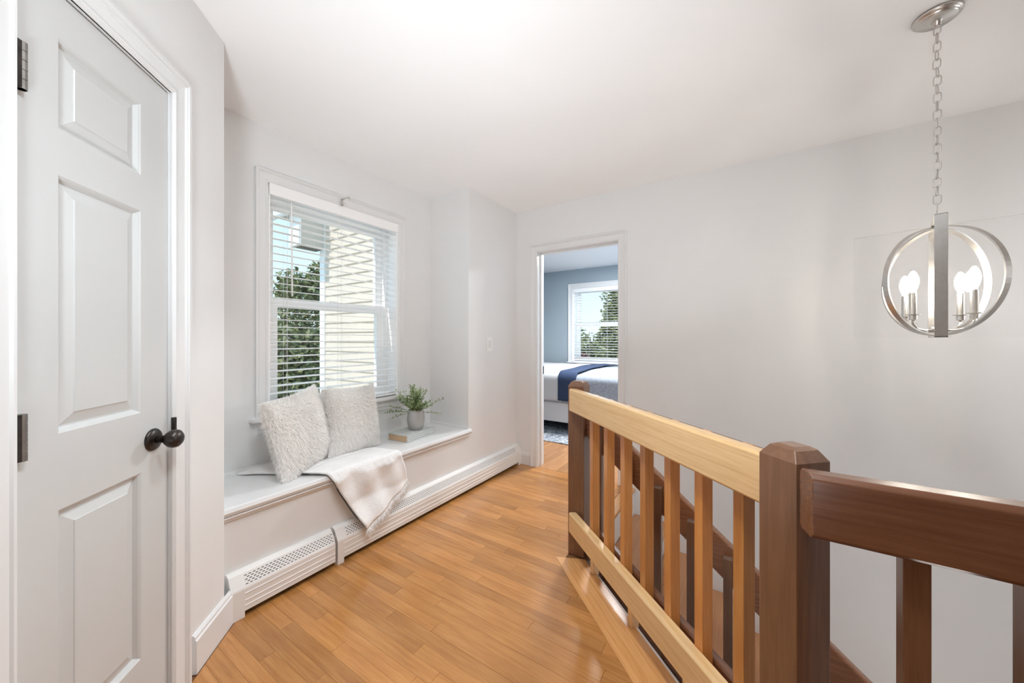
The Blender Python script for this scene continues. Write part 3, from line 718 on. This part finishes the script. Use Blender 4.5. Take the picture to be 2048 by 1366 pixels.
# throw: a folded cloth lying on the seat and falling over its front edge
TWc = thing('throw_blanket', 'white woven throw with fringed edge hanging over the window seat', 'blanket', (0, 0, 0))
def lerp(a, b_, t): return a + (b_ - a) * t
YF = 1.860           # outer face of the nosing
def cloth(p):        # unrolled cloth plane (x, d): d>0 on the seat towards the wall, d<0 hanging below the edge
    x_, d = p
    rip = .004 * math.sin(x_ * 38 + d * 13) + .003 * math.sin(x_ * 21 - d * 31)
    rb = .022
    if d > rb: return Vector((x_, YF + d, ZSEAT + .014 + rip * .5))
    if d > -rb:
        a_ = (rb - d) / (2 * rb) * PI / 2
        return Vector((x_, YF + rb - .030 * math.sin(a_) * 1.0, ZSEAT - .022 + .036 * math.cos(a_)))
    out = .006 + .05 * max(0, min(1, (-d - .18) / .12)) ** 1.0
    return Vector((x_, YF - .010 - out + rip * 1.6, ZSEAT - .022 + (d + rb)))
# outline corners in the unrolled plane
TA = (.815, .425); TBk = (1.02, .455); TCk = (1.50, .20); TD = (1.60, -.19); TE = (1.255, -.335); TFk = (1.065, .0); TG = (1.00, .155)
def quadpatch(a, b_, c, d, nu, nv, mb):
    o_ = len(mb.v); vs = []
    for i in range(nu + 1):
        for j in range(nv + 1):
            u, v = i / nu, j / nv
            p = ((a[0] * (1 - u) + b_[0] * u) * (1 - v) + (d[0] * (1 - u) + c[0] * u) * v, (a[1] * (1 - u) + b_[1] * u) * (1 - v) + (d[1] * (1 - u) + c[1] * u) * v)
            vs.append(cloth(p))
    fs = [(i * (nv + 1) + j, (i + 1) * (nv + 1) + j, (i + 1) * (nv + 1) + j + 1, i * (nv + 1) + j + 1) for i in range(nu) for j in range(nv)]
    mb.add(vs, fs)
tm = MB()
quadpatch(TE, TD, TCk, TG, 40, 46, tm)          # main cloth: fringed end to the back of the seat
me = tm.mesh('folded_cloth'); o = put('folded_cloth', me, 'throw', TWc, smooth=True); sd = o.modifiers.new('thick', 'SOLIDIFY'); sd.thickness = .009; sd.offset = 0
tm = MB(); quadpatch(TA, TG, TCk, TBk, 30, 30, tm)
o = put('tucked_cloth', tm, 'throw', TWc, smooth=True); sd = o.modifiers.new('thick', 'SOLIDIFY'); sd.thickness = .011; sd.offset = 0
seam = [cloth((TE[0] + (TG[0] - TE[0]) * k_ / 30, TE[1] + (TG[1] - TE[1]) * k_ / 30)) + Vector((-.004, -.001, -.003)) for k_ in range(31)]
put('dark_edge', MB().tube(seam, [.0012 + .002 * (1 if 4 < k_ < 17 or k_ > 26 else .1) for k_ in range(31)], 6), 'seam', TWc)
fg = MB(); rg = random.Random(11)
for k_ in range(850):
    t_ = rg.random(); p = (lerp(TE[0], TD[0], t_), lerp(TE[1], TD[1], t_)); b0 = cloth(p)
    ln = rg.uniform(.026, .055); dx_ = rg.uniform(-.012, .02); dy_ = rg.uniform(-.016, .006)
    pts = [b0, b0 + Vector((dx_ * .5, dy_ * .7, -ln * .5)), b0 + Vector((dx_, dy_, -ln))]
    fg.tube(pts, [.0017, .0015, .0009], 4)
stuff(put('fringe', fg, 'throw', TWc))

# book
BK = thing('book', 'thick hardback book with pale scale-patterned cover under the pot', 'book', (1.727, 2.002, ZSEAT + .0005), R(6.5))
bl, bwid, bh = .287, .185, .047
put('pages', MB().box(.005, bl - .005, .004, bwid - .006, .003, bh - .003), 'page', BK)
put('cover_board', MB().box(0, bl, 0, bwid, 0, .003), 'cover', BK, .0006); put('cover_board', MB().box(0, bl, 0, bwid, bh - .003, bh), 'cover', BK, .0006)
put('spine', MB().box(0, bl, -.001, .003, 0, bh), 'cover', BK, .001)

# potted plant
PP = thing('potted_plant', 'small leafy green plant in a grey ceramic pot on the book', 'plant', (1.898, 2.102, ZSEAT + .0005 + bh))
put('pot', MB().lathe([(.040, 0), (.046, .003), (.058, .030), (.0645, .065), (.0655, .090), (.061, .125), (.0545, .150), (.0515, .150), (.054, .120), (.05, .110)], (0, 0, 0), 40), 'pot', PP, smooth=True)
put('soil', MB().lathe([(.05, .128), (.052, .132), (.02, .138)], (0, 0, 0), 24), 'soil', PP)
rg = random.Random(21); lf = MB(); stm = MB()
for k_ in range(58):
    az = rg.uniform(0, 2 * PI); low = rg.random(); lean = rg.uniform(.05, 1.15); L_ = rg.uniform(.11, .21)
    if k_ < 12: lean = rg.uniform(.85, 1.6); L_ = rg.uniform(.17, .23)
    p = Vector((rg.uniform(-.025, .025), rg.uniform(-.025, .025), .132)); pts = [p.copy()]
    dirv = Vector((math.cos(az) * math.sin(lean), math.sin(az) * math.sin(lean), math.cos(lean)))
    sg = 9
    for j in range(sg):
        droop = Vector((0, 0, -.10 * (j / sg) * (1 if lean > .6 else .25)))
        d_ = (dirv + droop + Vector((rg.gauss(0, .06), rg.gauss(0, .06), rg.gauss(0, .05)))).normalized(); p = p + d_ * (L_ / sg); pts.append(p.copy())
        if j >= 1:
            for q in range(4 if j > 2 else 2):
                a2 = rg.uniform(0, 2 * PI); ld = (d_ * .75 + Vector((math.cos(a2), math.sin(a2), rg.uniform(-.4, .8))) * 1.15).normalized()
                ll = rg.uniform(.012, .025); sd_ = ld.cross(Vector((rg.random() - .5, rg.random() - .5, rg.random() + .2))).normalized() * ll * .26
                up = ld.cross(sd_).normalized() * ll * .08
                base = p + d_ * rg.uniform(-.01, .01)
                lf.add([base, base + ld * ll * .5 + sd_ + up, base + ld * ll, base + ld * ll * .5 - sd_ + up], [(0, 1, 2), (0, 2, 3)])
    stm.tube(pts, .0011, 4)
put('stems', stm, 'stem', PP); stuff(put('foliage', lf, 'leaf', PP))

# ------------------------------------------------------------------ bedroom beyond the doorway
XB = 6.0
o = struct(box('floor_bedroom', XE + .12, XB, .2, 4.7, -.05, -.0045, 'subfloor'), 'oak plank floor of the bedroom', 'floor')
fb = o
rng = random.Random(8); y = .9
while y < 2.5:
    xa = XE + .002 if True else 0; xe = xa + .2 + rng.random() * .9
    while xa < 4.6:
        put('plank', MB().box(xa, xe - .0006, y + .0003, y + .0565 - .0003, -.004, rng.uniform(-.0004, .0002)), 'floorx', fb)
        xa = xe; xe = xa + .4 + rng.random() * .8
    y += .0565
struct(box('ceiling_bedroom', XE + .12, XB + .12, .1, 4.82, H, H + .2, 'bceil'))
struct(box('wall_bedroom_hall', XE + .12, XE + .128, 1.740, 4.70, 0, H, 'bwall'))
struct(box('wall_bedroom_near', XE + .12, XB, .1, .2, 0, H, 'bwall'))
struct(box('wall_bedroom_side', XE + .12, XB, 4.70, 4.82, -2.75, H, 'bwall'))
BY0, BY1, BZ0, BZ1 = 1.70, 2.600, .80, 2.10
w = MB(); w.box(XB, XB + .16, .1, BY0, -2.75, H); w.box(XB, XB + .16, BY1, 4.82, -2.75, H); w.box(XB, XB + .16, BY0, BY1, BZ1, H); w.box(XB, XB + .16, BY0, BY1, -2.75, BZ0)
struct(put('wall_bedroom_far', w, 'bwall'), 'blue-grey bedroom wall around the far window', 'wall')
W2 = semp('window_2', (XB, BY0, 0), R(90), 'white bedroom window with moulded casing seen through the doorway', 'window')
bw_ = BY1 - BY0
TW = bpy.data.objects.new('casing', None); COL.objects.link(TW); TW.parent = W2; TW.location = (0, 0, BZ0)
casing_frame('c', bw_, BZ1 - BZ0, .085, TW)
put('stool', MB().box(-.1, bw_ + .1, -.06, .05, BZ0 - .024, BZ0), 'trim', W2, .005)
put('apron', MB().box(-.06, bw_ + .06, 0, .016, BZ0 - .10, BZ0 - .024), 'trim', W2)
for (a, c) in ((0, .012), (bw_ - .012, bw_)): put('jamb', MB().box(a, c, -.16, 0, BZ0, BZ1), 'vinyl', W2)
put('jamb', MB().box(0, bw_, -.16, 0, BZ1 - .012, BZ1), 'vinyl', W2); put('jamb', MB().box(0, bw_, -.16, 0, BZ0 - .01, BZ0 + .012), 'vinyl', W2)
sash('lower_sash', .03, bw_ - .03, BZ0 + .012, 1.50, .10, bw_ - .10, .868, 1.42, -.125, -.095, W2)
sash('upper_sash', .03, bw_ - .03, 1.44, BZ1 - .012, .10, bw_ - .10, 1.49, 2.03, -.155, -.128, W2)
put('sash_tag', MB().box(bw_ - .335, bw_ - .30, -.093, -.091, 1.16, 1.28), 'vinyl', W2)
blind('window_blind', 'white slat blind in the bedroom window beyond the doorway', (XB + .012, BY1 - .004, 0), R(-90), bw_ - .008, BZ1 - .004, BZ0 + .03, pitch=.0445, tilt=3, ladders=(.06, .32, .68), stack=6)

# bed: long side facing the doorway at X=4.2
BD = thing('bed', 'white framed bed with grey quilted comforter in the bedroom', 'bed', (4.2, 1.9, 0))
put('side_rail', MB().box(0, .03, -1.35, 1.45, .145, .40), 'bedframe', BD, .006); put('side_rail', MB().box(1.62, 1.65, -1.35, 1.45, .145, .40), 'bedframe', BD, .006)
put('foot_rail', MB().box(0, 1.65, -1.38, -1.35, .145, .40), 'bedframe', BD, .006); put('head_board', MB().box(0, 1.65, 1.45, 1.49, .0125, 1.2), 'bedframe', BD, .006)
for (a, c) in ((0, -1.35), (1.58, -1.35), (0, 1.38), (1.58, 1.38)): put('leg', MB().box(a, a + .07, c, c + .07, .0125, .15), 'bedframe', BD)
put('mattress', MB().box(.02, 1.63, -1.33, 1.43, .36, .70), 'mattress', BD, .05)
def bedcover(y0, y1, dz, zlow, mat, name, parent, off=(0, 0, 0), wob=.006):
    nx, ny = 40, 20; vs = []; fs = []
    prof = []
    for k_ in range(nx + 1):
        t_ = k_ / nx
        if t_ < .18: u = t_ / .18; prof.append((-.012 - dz, lerp(zlow, .68, u)))
        elif t_ < .30: a_ = (t_ - .18) / .12 * PI / 2; prof.append((-.012 - dz + .09 * (1 - math.cos(a_)), .68 + (.075 + dz) * math.sin(a_)))
        else: u = (t_ - .30) / .70; prof.append((.078 - dz + u * 1.50, .755 + dz + .02 * math.sin(u * PI) + .0 * u))
    for i, (px_, pz_) in enumerate(prof):
        for j in range(ny + 1):
            yy = lerp(y0, y1, j / ny); g = wob * math.sin(yy * 17 + i * .5) + wob * .6 * math.sin(yy * 41 - i * .3)
            vs.append((px_ - abs(g) * (1 if i < 12 else 0) , yy, pz_ + g * (.8 if i >= 10 else .2)))
    for i in range(nx):
        for j in range(ny): fs.append((i * (ny + 1) + j, (i + 1) * (ny + 1) + j, (i + 1) * (ny + 1) + j + 1, i * (ny + 1) + j + 1))
    o = put(name, MB().add(vs, fs), mat, parent, smooth=True); o.location = off
    s_ = o.modifiers.new('thick', 'SOLIDIFY'); s_.thickness = .012; s_.offset = 1
    return o
bedcover(-1.36, 1.44, .0, .40, 'comf', 'comforter', BD)
BASE = (4.2, 1.9, 0)
wc = bedcover(.06, 1.40, .018, .42, 'bwhite', 'bed_coverlet', None, BASE, .004); tag(wc, 'white coverlet laid over the bed beside the navy throw', 'blanket')
nv = bedcover(-.14, .10, .032, .43, 'navy', 'navy_throw', None, BASE, .003); tag(nv, 'navy blue knitted throw laid across the bed', 'blanket')
RG = put('area_rug', MB().box(0, 2.0, 0, 3.2, 0.0005, .012), 'rug'); RG.location = (3.785, .75, 0); tag(RG, 'mottled blue-grey area rug under the bed', 'rug')

# ------------------------------------------------------------------ outdoors
struct(box('ground', -40, 60, 2.6, 70, -3.1, -2.9, 'ground'), 'ground below the hall window, made pale to bounce sunlight', 'ground'); struct(box('ground', 6.3, 60, -40, 2.6, -3.1, -2.9, 'ground'), 'ground below the bedroom window, made pale to bounce sunlight', 'ground')
XW = 2.72; YC = 4.85
HW = thing('house_wing', 'beige clapboard house wing with white corner board outside the hall window', 'house', (XW, 2.54, 0))
rev = .1225; cm = MB().prism([(0.02, 0), (-.022, 0), (-.022, .012), (-.003, rev + .02), (.02, rev + .02)], 'Y', 0, YC - 2.54).mesh('clapboard'); cm.materials.append(M['siding'])
z = -1.4
while z < 4.2:
    o = put('clapboard', cm, None, HW); o.location = (0, 0, z); z += rev
put('corner_board', MB().box(-.03, .09, YC - 2.54 - .10, YC - 2.54 + .012, -2.9, 4.3), 'vinyl', HW)
put('wing_core', MB().box(.02, XE - XW - .002, 0, YC - 2.54, -2.9, 4.3), 'siding', HW)
EV = thing('roof_eave', 'white boxed roof eave with vented soffit at the beige wing corner', 'eave', (XW, YC, 0))
put('return_box', MB().box(-.34, -.03, -.10, .10, 2.42, 2.80), 'soffit', EV)
put('fascia', MB().box(-.37, -.34, -.12, .12, 2.40, 2.84), 'vinyl', EV); put('fascia', MB().box(-.34, -.03, .10, .12, 2.40, 2.84), 'vinyl', EV)
put('return_soffit', MB().box(-.34, -.03, -.10, .10, 2.400, 2.419), 'soffit', EV)
for k_ in range(8): put('soffit_vent', MB().box(-.31 + k_ * .034, -.295 + k_ * .034, -.07, .07, 2.396, 2.3995), 'dark', EV)
put('roof_slope', MB().prism([(-.42, 2.84), (-.03, 2.84), (-.03, 3.02)], 'Y', -.16, .42), 'soffit', EV)
put('gutter', MB().tube([(-.45, -.10, 2.82), (-.45, .50, 2.82)], .05, 10), 'vinyl', EV)

def tree(name, label, loc, blobs, nleaf, trunk_h, trunk_r, mat, seed, ls=.09):
    rg = random.Random(seed); t = thing(name, label, 'tree', loc); vs = []; fs = []
    tot = sum(b_[3] * b_[4] for b_ in blobs)
    for (bx, by_, bz, rx, rz_) in blobs:
        for k_ in range(int(nleaf * rx * rz_ / tot)):
            d_ = Vector((rg.gauss(0, 1), rg.gauss(0, 1), rg.gauss(0, 1))).normalized(); rr = rg.random() ** .4 * (1 + .18 * math.sin(d_.x * 7 + seed) * math.cos(d_.z * 9))
            p = Vector((bx + d_.x * rx * rr, by_ + d_.y * rx * rr, bz + d_.z * rz_ * rr))
            a_ = Vector((rg.gauss(0, 1), rg.gauss(0, 1), rg.gauss(0, .6))).normalized(); c = a_.cross(Vector((rg.gauss(0, 1), rg.gauss(0, 1), rg.gauss(0, 1)))).normalized()
            s_ = ls * rg.uniform(.5, 1.2); b0 = len(vs); vs += [p - a_ * s_, p + c * s_ * .42, p + a_ * s_, p - c * s_ * .42]; fs.append((b0, b0 + 1, b0 + 2, b0 + 3))
    stuff(put('foliage', MB().add(vs, fs), mat, t))
    put('trunk', MB().tube([(0, 0, 0), (.03, .02, trunk_h * .5), (-.02, .03, trunk_h)], [trunk_r, trunk_r * .8, trunk_r * .5], 9), 'bark', t)
    return t
tree('leafy_tree', 'dense green tree outside the hall window left of the beige siding', (4.5, 9.6, -2.9),
     [(0, 0, 3.3, 2.1, 1.9), (-.5, -.4, 2.2, 2.0, 1.9), (.6, .2, 2.4, 1.9, 1.8), (-.25, -.9, 5.2, .45, .5), (.35, -.9, 5.3, .36, .7), (.1, 0, 1.0, 2.2, 1.2)], 62000, 3.4, .16, 'tree', 31, .085)
tree('leafy_tree', 'tall green tree filling the right of the bedroom window', (11.0, 2.75, -2.9),
     [(0, 0, 4.9, .95, 1.3), (.2, .35, 4.5, .8, .7), (0, -.5, 6.0, .8, .9), (0, .2, 3.9, .9, .9)], 22000, 4.6, .18, 'tree', 44, .085)
tree('leafy_hedge', 'broad green hedge below the sky outside the bedroom window', (14.5, 6.0, -2.9),
     [(0, 0, 2.6, 1.9, 1.9), (0, 2, 2.5, 1.9, 1.9), (0, -2, 2.6, 1.9, 1.9), (-.4, -3.3, 2.6, 1.7, 1.9), (-.6, -1, 1.4, 1.9, 1.7), (-.6, 1.6, 1.4, 1.9, 1.7)], 42000, 2.2, .2, 'tree', 57, .12)
tree('maroon_bush', 'dark red bush outside the bedroom window below the tree', (10.9, 4.75, -2.9), [(0, 0, 3.1, .62, .62)], 5000, 2.6, .05, 'redleaf', 63, .08)
